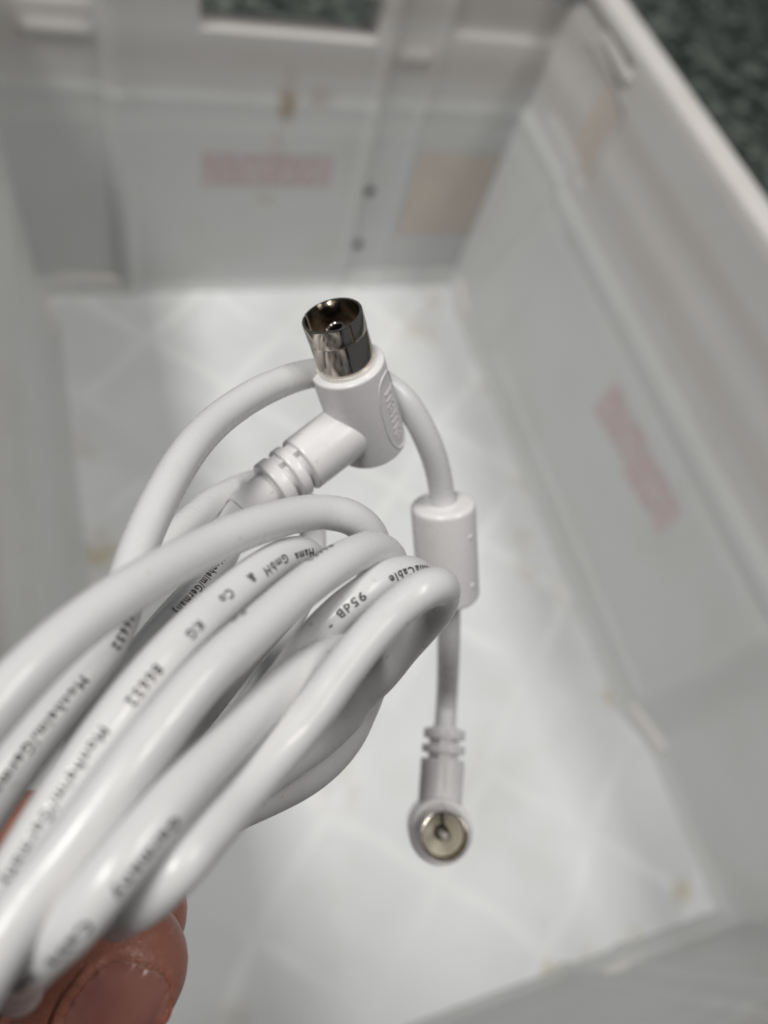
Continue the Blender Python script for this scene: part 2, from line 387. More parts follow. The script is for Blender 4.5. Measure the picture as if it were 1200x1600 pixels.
def hdpe(name, color):
    M = Mat(name, color, 0.42, spec=0.4)
    M.set('Subsurface Weight', 0.15); M.set('Subsurface Radius', (1, 1, 1)); M.set('Subsurface Scale', 0.003)
    M.mix(M.ramp(M.noise(14, 4, 0.6), 0.45, 0.75, 0, 0.5), tuple(c * k for c, k in zip(color, (0.86, 0.84, 0.80))))
    M.mix(M.ramp(M.noise(60, 5, 0.65), 0.58, 0.8, 0, 0.35), (0.44, 0.40, 0.35))
    M.bump(M.noise(240, 4), 0.12, 0.0005)
    return M
wall_mat = hdpe('frosted_crate_plastic', (0.61, 0.62, 0.612))
rim_mat = hdpe('crate_rim_plastic', (0.72, 0.69, 0.66))
floor_mat = hdpe('crate_floor_plastic', (0.785, 0.797, 0.805))
warm = (0.60, 0.54, 0.47)
sep = wall_mat.node('ShaderNodeSeparateXYZ'); wall_mat.ln(wall_mat.tc.outputs['Object'], sep.inputs[0])
# the upper band of the crate is coloured slightly warmer
wall_mat.mix(wall_mat.ramp(sep.outputs['Z'], 0.165, 0.185, 0, 0.40), (0.60, 0.55, 0.51))
# ribs moulded on the outside show through the sheet as paler and darker bands
for (z, wd, amt, c) in ((0.197, 0.012, .45, (0.50, 0.47, 0.45)), (0.236, 0.010, .5, (0.48, 0.45, 0.43)), (0.216, 0.008, .35, (0.72, 0.69, 0.67)), (0.150, 0.010, .30, (0.70, 0.70, 0.69)), (0.070, 0.02, .22, (0.57, 0.58, 0.575))):
    dz = wall_mat.math('ABSOLUTE', wall_mat.math('SUBTRACT', wall_mat.math('ADD', sep.outputs['Z'], wall_mat.math('MULTIPLY', wall_mat.noise(5, 2), 0.006)), z + .003))
    wall_mat.mix(wall_mat.ramp(dz, wd * .35, wd, amt, 0), c)
wall_mat.mix(wall_mat.ramp(wall_mat.noise(5.5, 3), 0.45, 0.65, 0, 0.35), (0.56, 0.565, 0.57))
brown = (0.30, 0.19, 0.09)
g = wall_mat.ramp(wall_mat.noise(90, 4), 0.3, 0.6)
wall_mat.spot((0.181, 0.010, 0.170), 0.012, brown, 0.9, g, (1, 0.3, 0.45))
wall_mat.spot((0.205, 0.010, 0.172), 0.018, brown, 0.4, g, (1, 0.3, 1.4))
wall_mat.spot((0.176, 0.010, 0.125), 0.014, (0.45, 0.25, 0.2), 0.35, g, (1.2, 0.3, 0.4))
wall_mat.spot((0.172, 0.006, 0.088), 0.016, (0.45, 0.36, 0.25), 0.4, g, (1, 0.3, 1.2))
# floor: lattice of stiffening ribs moulded into the underside, shows paler through the sheet
fs = floor_mat.node('ShaderNodeSeparateXYZ'); floor_mat.ln(floor_mat.tc.outputs['Object'], fs.inputs[0])
lat = None
warp = floor_mat.math('MULTIPLY', floor_mat.noise(9, 2), 0.03)
for op in ('ADD', 'SUBTRACT'):
    q = floor_mat.math(op, floor_mat.math('MULTIPLY', fs.outputs['X'], 1.0), fs.outputs['Y'])
    q = floor_mat.math('ADD', q, warp)
    q = floor_mat.math('PINGPONG', floor_mat.math('ADD', q, 4.0), 0.056)
    l1 = floor_mat.ramp(q, 0.0, 0.012, 1, 0)
    lat = l1 if lat is None else floor_mat.math('MAXIMUM', lat, l1)
floor_mat.mix(floor_mat.ramp(floor_mat.noise(7, 3), 0.35, 0.7, 0.1, 0.7), (0.64, 0.65, 0.655))
floor_mat.mix(floor_mat.math('MULTIPLY', lat, floor_mat.ramp(floor_mat.noise(11, 2), 0.35, 0.6, 0.08, 0.60)), (0.86, 0.87, 0.87))
g = floor_mat.ramp(floor_mat.noise(70, 4), 0.35, 0.6)
for (x, y, r, a) in [(0.006, -0.16, .022, .6), (0.010, -0.245, .03, .9), (0.325, -0.31, .016, .7), (0.338, -0.335, .014, .7), (0.335, -0.285, .02, .4),
                     (0.138, -0.437, .024, .45), (0.346, -0.553, .014, .9), (0.30, -0.568, .012, .9), (0.268, -0.571, .012, .9), (0.24, -0.572, .014, .8),
                     (0.31, -0.06, .04, .4), (0.352, -0.13, .02, .5), (0.358, -0.23, .03, .5), (0.355, -0.42, .016, .7), (0.36, -0.34, .03, .4), (0.05, -0.545, .02, .6), (0.34, -0.02, .03, .4)]:
    floor_mat.spot((x, y, 0), r, (0.50, 0.42, 0.24), a * .8, g)
stamp = Mat('faded_pink_stamp', (0.54, 0.43, 0.435), 0.5)
stamp.mix(stamp.ramp(stamp.noise(105, 4, 0.65), 0.40, 0.60, 0, 0.95), (0.58, 0.50, 0.495))
paper = Mat('yellowed_label_paper', (0.58, 0.525, 0.465), 0.6)
paper.mix(paper.ramp(paper.noise(35, 4), 0.4, 0.7, 0, 0.7), (0.55, 0.485, 0.445))
hole_shade_mat = Mat('hole_shade', (0.07, 0.07, 0.07), 0.6)

carpet_mat = Mat('dark_green_carpet', (0.072, 0.086, 0.076), 0.95, spec=0.1)
carpet_mat.mix(carpet_mat.ramp(carpet_mat.noise(50, 6, 0.8), 0.48, 0.60), (0.27, 0.30, 0.27))
carpet_mat.mix(carpet_mat.ramp(carpet_mat.noise(60, 5, 0.8), 0.64, 0.70, 0, 0.8), (0.30, 0.24, 0.19))
carpet_mat.mix(carpet_mat.ramp(carpet_mat.noise(36, 5, 0.75), 0.50, 0.58, 0, 0.85), (0.012, 0.017, 0.015))

def skin_material():
    M = Mat('skin', (0.34, 0.138, 0.095), 0.44)
    M.set('Subsurface Weight', 0.25); M.set('Subsurface Radius', (1.0, 0.35, 0.2)); M.set('Subsurface Scale', 0.003)
    M.mix(M.ramp(M.noise(180, 4, 0.6), 0.4, 0.7, 0, 0.6), (0.29, 0.105, 0.07))
    M.mix(M.ramp(M.noise(700, 3), 0.55, 0.75, 0, 0.35), (0.48, 0.24, 0.17))
    v = M.node('ShaderNodeTexVoronoi', feature='DISTANCE_TO_EDGE'); v.inputs['Scale'].default_value = 1300
    M.ln(M.tc.outputs['Object'], v.inputs['Vector'])
    h = M.math('ADD', M.ramp(v.outputs['Distance'], 0, 0.25, 0, 0.6), M.noise(500, 5, 0.7))
    M.bump(h, 0.35, 0.0002)
    return M
skin = skin_material()
nail_mat = Mat('fingernail', (0.33, 0.145, 0.118), 0.25)
nail_mat.set('Subsurface Weight', 0.2); nail_mat.set('Subsurface Radius', (1, .4, .3)); nail_mat.set('Subsurface Scale', 0.002)
nail_mat.mix(nail_mat.ramp(nail_mat.noise(120, 2), 0.45, 0.7, 0, 0.6), (0.30, 0.10, 0.09))
nail_edge = Mat('fingernail_edge', (0.46, 0.29, 0.23), 0.35)

# ------------------------------------------------------------------ carpet
def carpet():
    V, F = [], []
    n = 150
    x0, x1, y0, y1 = -1.6, 2.2, -1.6, 2.4
    for j in range(n + 1):
        for i in range(n + 1):
            x, y = x0 + (x1 - x0) * i / n, y0 + (y1 - y0) * j / n
            V.append((x, y, -0.013 + 0.002 * noise.noise((x * 60, y * 60, 0))))
    for j in range(n):
        for i in range(n):
            a = j * (n + 1) + i
            F.append((a, a + 1, a + n + 2, a + n + 1))
    o = link('carpet', V, F, carpet_mat, recalc=False)
    carpet_mat.bump(carpet_mat.noise(220, 5, 0.75), 0.9, 0.004)
    tag(o, kind='structure')
carpet()

# ------------------------------------------------------------------ crate
W, D, H = 0.36, 0.575, 0.268
crate = empty('plastic_crate', (W / 2, -D / 2, 0))
tag(crate, 'empty frosted white plastic storage crate standing on dark green carpet behind the cable', 'crate')
def sst(x, a, b):
    t = max(0, min(1, (x - a) / (b - a))); return t * t * (3 - 2 * t)
def bumpf(x, c, wd): return math.exp(-((x - c) / wd) ** 2)
DRAFT = 0.062
def common(z): return DRAFT * z + 0.004 * sst(z, 0.165, 0.176) - 0.005 * math.exp(-z / 0.0035) - 0.0010 * bumpf(z, 0.165, 0.004)
def off_long(u, z):            # u measured from the back corner
    o = common(z)
    for c, e in ((0.085, 0), (D - 0.120, 1)):
        if e == 0: o += 0.006 * (1 - sst(u, c - 0.020 - 0.25 * (0.17 - min(z, .17)), c - 0.25 * (0.17 - min(z, .17))))
        else: o += 0.012 * sst(u, c - 0.030, c + 0.010)
    lo = sst(z, 0.020, 0.027) * (1 - sst(z, 0.150, 0.158))
    o += 0.0025 * lo * sst(u, 0.105, 0.112) * (1 - sst(u, 0.425, 0.432))
    up = sst(z, 0.182, 0.188) * (1 - sst(z, 0.238, 0.244))
    o += 0.003 * up * sst(u, 0.012, 0.018) * (1 - sst(u, 0.092, 0.100))
    return o
def off_short(u, z):
    o = common(z) - 0.0028 * sst(z, 0.165, 0.176) + 0.0008 * bumpf(z, 0.165, 0.004)
    low = 1 - sst(z, 0.160, 0.168)
    o += 0.005 * (1 - sst(u, 0.052, 0.058)) * sst(z, 0.007, 0.012)
    o += 0.004 * sst(u, 0.252, 0.258) * sst(z, 0.007, 0.012)
    o -= 0.003 * bumpf(u, 0.065, 0.005) + 0.003 * bumpf(u, 0.249, 0.004)
    o -= 0.0025 * bumpf(u, 0.292, 0.003) * (1 - low) + 0.002 * bumpf(u, 0.289, 0.004) * low
    o -= 0.003 * bumpf(z, 0.204, 0.004) * (1 - sst(u, 0.045, 0.055)) * sst(u, 0.006, 0.012)
    o -= 0.003 * bumpf(z, 0.204, 0.005) * sst(u, 0.255, 0.262) * (1 - sst(u, 0.282, 0.288))
    o += 0.004 * sst(z, 0.220, 0.224) * (sst(u, 0.296, 0.30) + (1 - sst(u, 0.05, 0.055)))
    return o
HOLE = (0.117, 0.241, 0.214, 0.243)
def wall(off, L, place, hole=None, parent=crate):
    th = 0.003
    us = [-0.034 + (L + 0.068) * i / 200 for i in range(201)]
    zs = [-0.001 + (H + 0.001) * i / 110 for i in range(111)]
    if hole:
        us = sorted(us + [hole[0], hole[1]]); zs = sorted(zs + [hole[2], hole[3]])
    V, F = [], []
    nu, nz = len(us), len(zs)
    for layer in (0, th):
        for z in zs:
            for u in us: V.append(place(u, z, (off(u, z) if layer == 0 else max(DRAFT * z + 0.012, off(u, z))) + layer))
    b = nu * nz
    def solid(i, j):
        if i < 0 or j < 0 or i >= nu - 1 or j >= nz - 1: return False
        if not hole: return True
        um, zm = (us[i] + us[i + 1]) / 2, (zs[j] + zs[j + 1]) / 2
        return not (hole[0] < um < hole[1] and hole[2] < zm < hole[3])
    for j in range(nz - 1):
        for i in range(nu - 1):
            if not solid(i, j): continue
            a = j * nu + i
            F.append((a, a + 1, a + nu + 1, a + nu)); F.append((b + a, b + a + nu, b + a + nu + 1, b + a + 1))
            for (di, dj, p, q) in ((-1, 0, a, a + nu), (1, 0, a + 1, a + nu + 1), (0, -1, a, a + 1), (0, 1, a + nu, a + nu + 1)):
                if not solid(i + di, j + dj): F.append((p, q, q + b, p + b))
    return link('wall', V, F, wall_mat, parent)
place_back = lambda u, z, o: (u, o, z)
place_front = lambda u, z, o: (u, -D - o, z)
place_right = lambda u, z, o: (W + o, -u, z)
place_left = lambda u, z, o: (-o, -u, z)
wall(off_short, W, place_back, HOLE)
wall(off_short, W, place_front, HOLE)
wall(off_long, D, place_right)
off_left = lambda u, z: off_long(u, z) + 0.012 * sst(z, 0.167, 0.172)
wall(off_left, D, place_left)
# floor panel
V, F = [], []
for (x, y) in ((-.016, -D - .016), (W + .016, -D - .016), (W + .016, .016), (-.016, .016)):
    V += [(x, y, -0.010), (x, y, 0.0)]
F = [(1, 3, 5, 7), (6, 4, 2, 0)] + [(2 * i, (2 * i + 2) % 8, (2 * i + 3) % 8, 2 * i + 1) for i in range(4)]
link('floor_panel', V, F, floor_mat, crate, smooth=False)

# rolled rim: a profile swept round a rounded rectangle
def rim():
    ex = DRAFT * H + 0.006
    r0 = 0.022
    loop = []
    x0, x1, y0, y1 = -ex, W + ex, -D - ex, ex
    for (cx, cy, a) in ((x1 - r0, y1 - r0, 0), (x0 + r0, y1 - r0, 90), (x0 + r0, y0 + r0, 180), (x1 - r0, y0 + r0, 270)):
        for k in range(9):
            t = math.radians(a + 90 * k / 8); loop.append(((cx + r0 * math.cos(t), cy + r0 * math.sin(t)), (math.cos(t), math.sin(t))))
    prof = bevel_prof([(0.0035, H - 0.004), (-0.0025, H - 0.002), (-0.002, H + 0.008), (0.017, H + 0.008), (0.019, H - 0.022), (0.016, H - 0.022), (0.014, H + 0.001), (0.0035, H - 0.004)], 0.004, 5)
    V, F = [], []
    for (p, n) in loop:
        for (d, z) in prof: V.append((p[0] + n[0] * d, p[1] + n[1] * d, z))
    L, m = len(prof), len(loop)
    for j in range(m):
        for i in range(L - 1):
            p, q = j * L, ((j + 1) % m) * L
            F.append((p + i, p + i + 1, q + i + 1, q + i))
    return link('rim', V, F, rim_mat, crate)
rim()
# lip round each hand hole
def handle_frame(place):
    u0, u1, z0, z1 = HOLE
    r0 = 0.005; loop = []
    for (cu, cz, a) in ((u1 - r0, z1 - r0, 0), (u0 + r0, z1 - r0, 90), (u0 + r0, z0 + r0, 180), (u1 - r0, z0 + r0, 270)):
        for k in range(6):
            t = math.radians(a + 18 * k); loop.append((cu + r0 * math.cos(t), cz + r0 * math.sin(t), math.cos(t), math.sin(t)))
    prof = bevel_prof([(0.0, 0.016), (0.0, -0.004), (0.011, -0.004), (0.0115, 0.006), (0.008, 0.016), (0.0, 0.016)], 0.002, 3)
    V, F = [], []
    for (u, z, nu, nz) in loop:
        for (d, o) in prof:
            V.append(place(u + nu * (d - .0005), z + nz * (d - .0005), DRAFT * z + 0.006 + o))
    L, m = len(prof), len(loop)
    for j in range(m):
        for i in range(L - 1):
            p, q = j * L, ((j + 1) % m) * L
            F.append((p + i, p + i + 1, q + i + 1, q + i))
    return link('handle_frame', V, F, rim_mat, crate)
handle_frame(place_back); handle_frame(place_front)

def sheet(name, u0, u1, z0, z1, place, off, mat, lift=0.0004, shear=0.0, n=14):
    V, F = [], []
    for layer in (lift, -0.0004):
        for j in range(n + 1):
            for i in range(n + 1):
                z = z0 + (z1 - z0) * j / n; u = u0 + (u1 - u0) * i / n + shear * (z - z0)
                V.append(place(u, z, off(u, z) - layer))
    b = (n + 1) ** 2
    for j in range(n):
        for i in range(n):
            a = j * (n + 1) + i
            F.append((a, a + 1, a + n + 2, a + n + 1)); F.append((b + a, b + a + n + 1, b + a + n + 2, b + a + 1))
    return link(name, V, F, mat, crate)
# faded stamps: a row of worn blocks too pale to read
for k in range(7):
    u = 0.121 + k * 0.0148
    sheet('stamp_mark', u, u + 0.0132, 0.1005 + 0.0006 * (k % 2), 0.1275, place_back, off_short, stamp)
for k in range(6):
    u = 0.232 + k * 0.0185
    sheet('stamp_mark', u, u + 0.0168, 0.1005 + 0.002 * (k % 3), 0.1325 - 0.0015 * (k % 2), place_right, off_long, stamp)
sheet('paper_label', 0.296, 0.3715, 0.050, 0.131, place_back, off_short, paper)
sheet('paper_label', 0.052, 0.090, 0.188, 0.238, place_right, off_long, paper)
for (u, z) in ((0.2610, 0.094), (0.2615, 0.040)):
    V, F = revolve((u, off_short(u, z) - 0.0006, z), (0, 1, 0), (1, 0, 0), [(0, 0.0), (0, 0.0044), (0.003, 0.0044)], 20)
    link('peg_hole_shade', V, F, hole_shade_mat, crate, smooth=False)  # dark disc on the wall, its colour stands for shade inside a hole
# small stacking ridges under the rim
for (u0, u1) in ((0.030, 0.085), (D - 0.085, D - 0.030)):
    for place in (place_right, place_left):
        a, b = Vector(place(u0, 0.258, off_long(u0, 0.25))), Vector(place(u1, 0.258, off_long(u1, 0.25)))
        c = (a + b) / 2
        V, F = box(c, (b - a) / 2, (0.003, 0, 0), (0, 0, 0.003))
        o = link('stacking_ridge', V, F, rim_mat, crate, smooth=False)
        m = o.modifiers.new('soft', 'BEVEL'); m.width = 0.0015; m.segments = 3
# bright foot ridges where the wall panels meet the floor
for place, off, spans in ((place_right, off_long, ((0.008, 0.055), (0.430, 0.468))), (place_left, off_left, ((0.008, 0.055), (0.430, 0.468))),
                          (place_back, off_short, ((0.006, 0.056),)), (place_front, off_short, ((0.268, 0.296), (0.05, 0.08)))):
    for (u0, u1) in spans:
        a, b = Vector(place(u0, 0.008, off(u0, 0.012))), Vector(place(u1, 0.008, off(u1, 0.012)))
        V, F = box((a + b) / 2, (b - a) / 2, Vector(place(0, 0, 0.0035)) - Vector(place(0, 0, -0.0)), (0, 0, 0.005))
        o = link('foot_ridge', V, F, rim_mat, crate, smooth=False)
        m = o.modifiers.new('soft', 'BEVEL'); m.width = 0.003; m.segments = 4
        o.data.polygons.foreach_set('use_smooth', [True] * len(o.data.polygons))

# ------------------------------------------------------------------ antenna cable
R_CORD = 2.4 * MM
path = Path([Vector(p) * MM for p in CABLE_PATH], 0.9 * MM)
cable = empty('antenna_cable', path.P[0])
tag(cable, 'coiled white antenna cable with two angled metal plugs and a ferrite barrel, held in hand', 'cable')
def wob(i, t):
    p = path.P[i]
    return 0.012 * noise.noise(p * 90) + 0.006 * noise.noise(p * 260 + Vector((math.cos(t), math.sin(t), 0)))
V, F = tube(path, R_CORD, 24, wob=wob)
cord = link('cord', V, F, cord_mat, cable, recalc=False)

def wrapped(word, size, s0, sense, n):
    tv, tf = text_mesh(word, size)
    V = []
    n = Vector(n)
    for v in tv:
        c, t = path.at(s0 + sense * v.x)
        N = (n - t * n.dot(t)).normalized()
        B = N.cross(t * sense)
        phi = v.y / R_CORD
        V.append(c + (N * math.cos(phi) + B * math.sin(phi)) * (R_CORD * 1.012 + 0.00004))
    return V, tf
scale_s = path.length / (PRINT_LENGTH * MM)
for (word, s0, sense, nx, ny, nz) in PRINT:
    V, F = wrapped(word, 1.52 * MM, s0 * MM * scale_s, sense, (nx, ny, nz))
    link('printed_text', V, F, ink, cord, smooth=False, recalc=False)

def strain_relief(o, d, side, tail):
    """two slotted flex rings on a thin core, with a spine across, and a tapering tail"""
    o = Vector(o) * MM; d = Vector(d)
    _, h, k = basis(d, side)
    parts = []
    parts.append(revolve(o, d, side, bevel_prof([(13.5 * MM, 3.3 * MM), (21 * MM, 3.3 * MM)] + ([(tail * MM, 2.75 * MM), (tail * MM, 2.3 * MM)] if tail > 22 else [(21 * MM, 2.3 * MM)]), 0.4 * MM), 48))
    for (a, b, r) in ((15.3, 17.2, 4.75), (18.3, 20.6, 4.6)):
        parts.append(revolve(o, d, side, bevel_prof([(a * MM, 3.0 * MM), (a * MM, r * MM), (b * MM, r * MM), (b * MM, 3.0 * MM)], 0.45 * MM), 56))
    for s in (1, -1):
        parts.append(box(o + d * 17 * MM + h * s * 3.5 * MM, d * 3.2 * MM, h * 0.75 * MM, k * 1.3 * MM))
    return merge(*parts)

def shell(o, d, hint, r_out, r_in, z0, z1, gaps, n=40):
    """split sleeve: closed ring wall in arcs with narrow slots between"""
    parts = []
    prof = closed(bevel_prof([(z0, r_in), (z0, r_out), (z1, r_out), (z1, r_in)], (r_out - r_in) * 0.4, 2))
    if not gaps:
        return revolve(o, d, hint, prof, n * 2)
    for i in range(len(gaps)):
        a0 = gaps[i] + 0.035; a1 = gaps[(i + 1) % len(gaps)] - 0.035
        if a1 < a0: a1 += 2 * math.pi
        v, f = revolve(o, d, hint, prof, n, a0, a1)
        L = len(prof)
        f.append(tuple(range(L - 1))); f.append(tuple(n * L + k for k in range(L - 2, -1, -1)))
        parts.append((v, f))
    return merge(*parts)

# --- female plug
fT, fa = Vector(FEMALE_TOP) * MM, Vector(FEMALE_AXIS)
plug = None
fb = fT - fa * 27.5 * MM                                   # bottom of the body
hintf = Vector(VIEW_RIGHT)
prof = bevel_prof([(0, 0), (0, 6.15 * MM), (18.0 * MM, 6.15 * MM), (18.0 * MM, 4.9 * MM), (17.6 * MM, 4.7 * MM), (17.6 * MM, 0)], 0.55 * MM, 5)
V, F = revolve(fb, fa, hintf, prof, 96)
body = sharp(link('plug_body', V, F, mould_mat, cable), 40)
# side arm
fA, fd = Vector(FEMALE_ARM), Vector(FEMALE_ARM_DIR)
V, F = revolve(fA * MM, fd, fa, bevel_prof([(2 * MM, 4.95 * MM), (14.2 * MM, 4.85 * MM), (14.2 * MM, 3.0 * MM)], 0.5 * MM, 4), 72)
sharp(link('plug_arm', V, F, mould_mat, cable), 40)
V, F = strain_relief(fA, fd, fa, 27)
sharp(link('strain_relief', V, F, mould_mat, cable), 40)
# raised fillet where the arm runs into the body
# raised oval outline and lettering on the right flank
nv = Vector(VIEW_BACK); nv = (nv - fa * nv.dot(fa)).normalized()
rt = fa.cross(nv); rt = -rt if rt.dot(Vector(VIEW_RIGHT)) < 0 else rt
side_dir = nv * math.cos(1.0) + rt * math.sin(1.0)
sd, sk = side_dir, fa.cross(side_dir)
pts = []
for i in range(61):
    t = 2 * math.pi * i / 60
    cx, sx = math.cos(t), math.sin(t)
    yy = 8.6 * MM + 7.6 * MM * (abs(sx) ** 0.75) * (1 if sx > 0 else -1)
    ph = 0.50 * (abs(cx) ** 0.75) * (1 if cx > 0 else -1)
    pts.append(fb + fa * yy + (sd * math.cos(ph) + sk * math.sin(ph)) * 6.15 * MM)
rp = Path(pts, 0.25 * MM)
V, F = tube(rp, 0.17 * MM, 8)
link('raised_outline', V, F, mould_mat, body)
tv, tf = text_mesh('hama', 4.6 * MM, 0.16 * MM, 1)
V = []
for v in tv:
    phi = v.y / (6.15 * MM)                               # reads down the body
    V.append(fb + fa * (8.2 * MM - v.x * 1.0) + (sd * math.cos(phi) + (sk) * math.sin(phi)) * (6.15 * MM + v.z))
link('raised_lettering', V, tf, mould_mat, body, smooth=False)
# metal sleeve
zb = 17.6 * MM
slots = [math.radians(a) for a in (163, 308)]
V, F = merge(shell(fb, fa, hintf, 4.72 * MM, 4.35 * MM, zb - 1 * MM, zb + 6.4 * MM, None),
             shell(fb, fa, hintf, 4.79 * MM, 4.35 * MM, zb + 6.4 * MM, zb + 9.6 * MM, slots))
sleeve = sharp(link('metal_sleeve', V, F, nickel, cable), 30)
V, F = shell(fb, fa, hintf, 4.90 * MM, 4.6 * MM, zb - 0.3 * MM, zb + 1.0 * MM, None)
sharp(link('collar', V, F, pin_metal, sleeve), 30)
V, F = revolve(fb, fa, hintf, [(zb + 1.2 * MM, 0), (zb + 1.2 * MM, 4.34 * MM)], 48)
link('insulator', V, F, dark_insul, sleeve)
V, F = revolve(fb, fa, hintf, closed(bevel_prof([(zb + 1.1 * MM, 0.95 * MM), (zb + 7.4 * MM, 0.95 * MM), (zb + 7.6 * MM, 1.15 * MM), (zb + 7.4 * MM, 1.75 * MM), (zb + 1.1 * MM, 1.75 * MM)], 0.15 * MM, 3)), 40)
sharp(link('center_socket', V, F, nickel, sleeve), 40)
V, F = revolve(fb, fa, hintf, [(zb + 3.0 * MM, 0), (zb + 3.0 * MM, 0.96 * MM)], 24)
link('socket_bore_shade', V, F, recess_shade_mat, sleeve)  # dark disc closing the bore, depth shade put into its colour

# --- ferrite barrel
def ferrite():
    a, _ = path.at(FERRITE[0] * MM * scale_s); b, _ = path.at(FERRITE[1] * MM * scale_s)
    d = (b - a); L = d.length; d.normalize()
    prof = bevel_prof([(0, R_CORD * 0.9), (0, 6.2 * MM), (L, 6.2 * MM), (L, R_CORD * 0.9)], 1.1 * MM, 6)
    V, F = revolve(a, d, Vector(VIEW_RIGHT), prof, 80)
    o = sharp(link('ferrite_barrel', V, F, mould_mat, cable), 40)
    _, h, k = basis(d, VIEW_RIGHT)
    if k.dot(Vector(VIEW_BACK)) < 0: k = -k
    for t in (0.27, 0.78):
        ang = math.radians(42)
        r = (h * math.cos(ang) + k * math.sin(ang))
        V, F = revolve(a + d * L * t + r * 6.05 * MM, r, d, bevel_prof([(0, 0.55 * MM), (0.32 * MM, 0.5 * MM), (0.32 * MM, 0)], 0.12 * MM, 3), 20)
        link('moulding_mark', V, F, mould_mat, o)
    return o
ferrite()

# --- male plug
mF, ma = Vector(MALE_FRONT) * MM, Vector(MALE_AXIS)
hm = Vector(VIEW_UP)
prof = bevel_prof([(-14 * MM, 0), (-14 * MM, 6.4 * MM), (0, 6.7 * MM), (0, 5.2 * MM), (-0.5 * MM, 5.0 * MM), (-0.5 * MM, 0)], 0.7 * MM, 5)
V, F = revolve(mF, ma, hm, prof, 80)
sharp(link('plug_body', V, F, mould_mat, cable), 40)
mO, md = Vector(MALE_ARM), Vector(MALE_ARM_DIR)
V, F = revolve(mO * MM, md, ma, bevel_prof([(2 * MM, 4.7 * MM), (14.2 * MM, 4.8 * MM), (14.2 * MM, 3.0 * MM)], 0.5 * MM, 4), 60)
sharp(link('plug_arm', V, F, mould_mat, cable), 40)
V, F = strain_relief(mO, md, ma, 21)
sharp(link('strain_relief', V, F, mould_mat, cable), 40)
V, F = shell(mF, ma, hm, 4.68 * MM, 4.35 * MM, -1 * MM, 7.6 * MM, [math.radians(-6)], 60)
ms = sharp(link('metal_sleeve', V, F, nickel, cable), 30)
V, F = revolve(mF, ma, hm, [(6.9 * MM, 4.33 * MM), (0.4 * MM, 4.30 * MM), (0.4 * MM, 0)], 48)
link('contact_cup', V, F, nickel_in, ms)
V, F = revolve(mF, ma, hm, bevel_prof([(0.5 * MM, 4.25 * MM), (3.4 * MM, 4.25 * MM), (3.0 * MM, 3.7 * MM), (0.9 * MM, 1.5 * MM), (0.9 * MM, 0)], 0.5 * MM, 4), 48)
link('insulator', V, F, dielectric, ms)
V, F = revolve(mF, ma, hm, [(1.0 * MM, 1.55 * MM), (1.35 * MM, 1.35 * MM), (1.35 * MM, 0.6 * MM)], 40)
link('pin_shade_ring', V, F, recess_shade_mat, ms)  # dark ring paints the shaded halo around the pin
_, h_, k_ = basis(ma, hm)
V, F = box(mF + ma * 2.7 * MM + h_ * 2.9 * MM, ma * 0.75 * MM, h_ * 1.3 * MM, k_ * 0.28 * MM)
link('key_notch_shade', V, F, recess_shade_mat, ms, smooth=False)  # solid dark box in place of a cut, shade is its colour
V, F = revolve(mF, ma, hm, bevel_prof([(0.2 * MM, 0.72 * MM), (7.6 * MM, 0.72 * MM), (8.6 * MM, 0)], 0.3 * MM, 4), 24)
link('center_pin', V, F, pin_metal, ms)

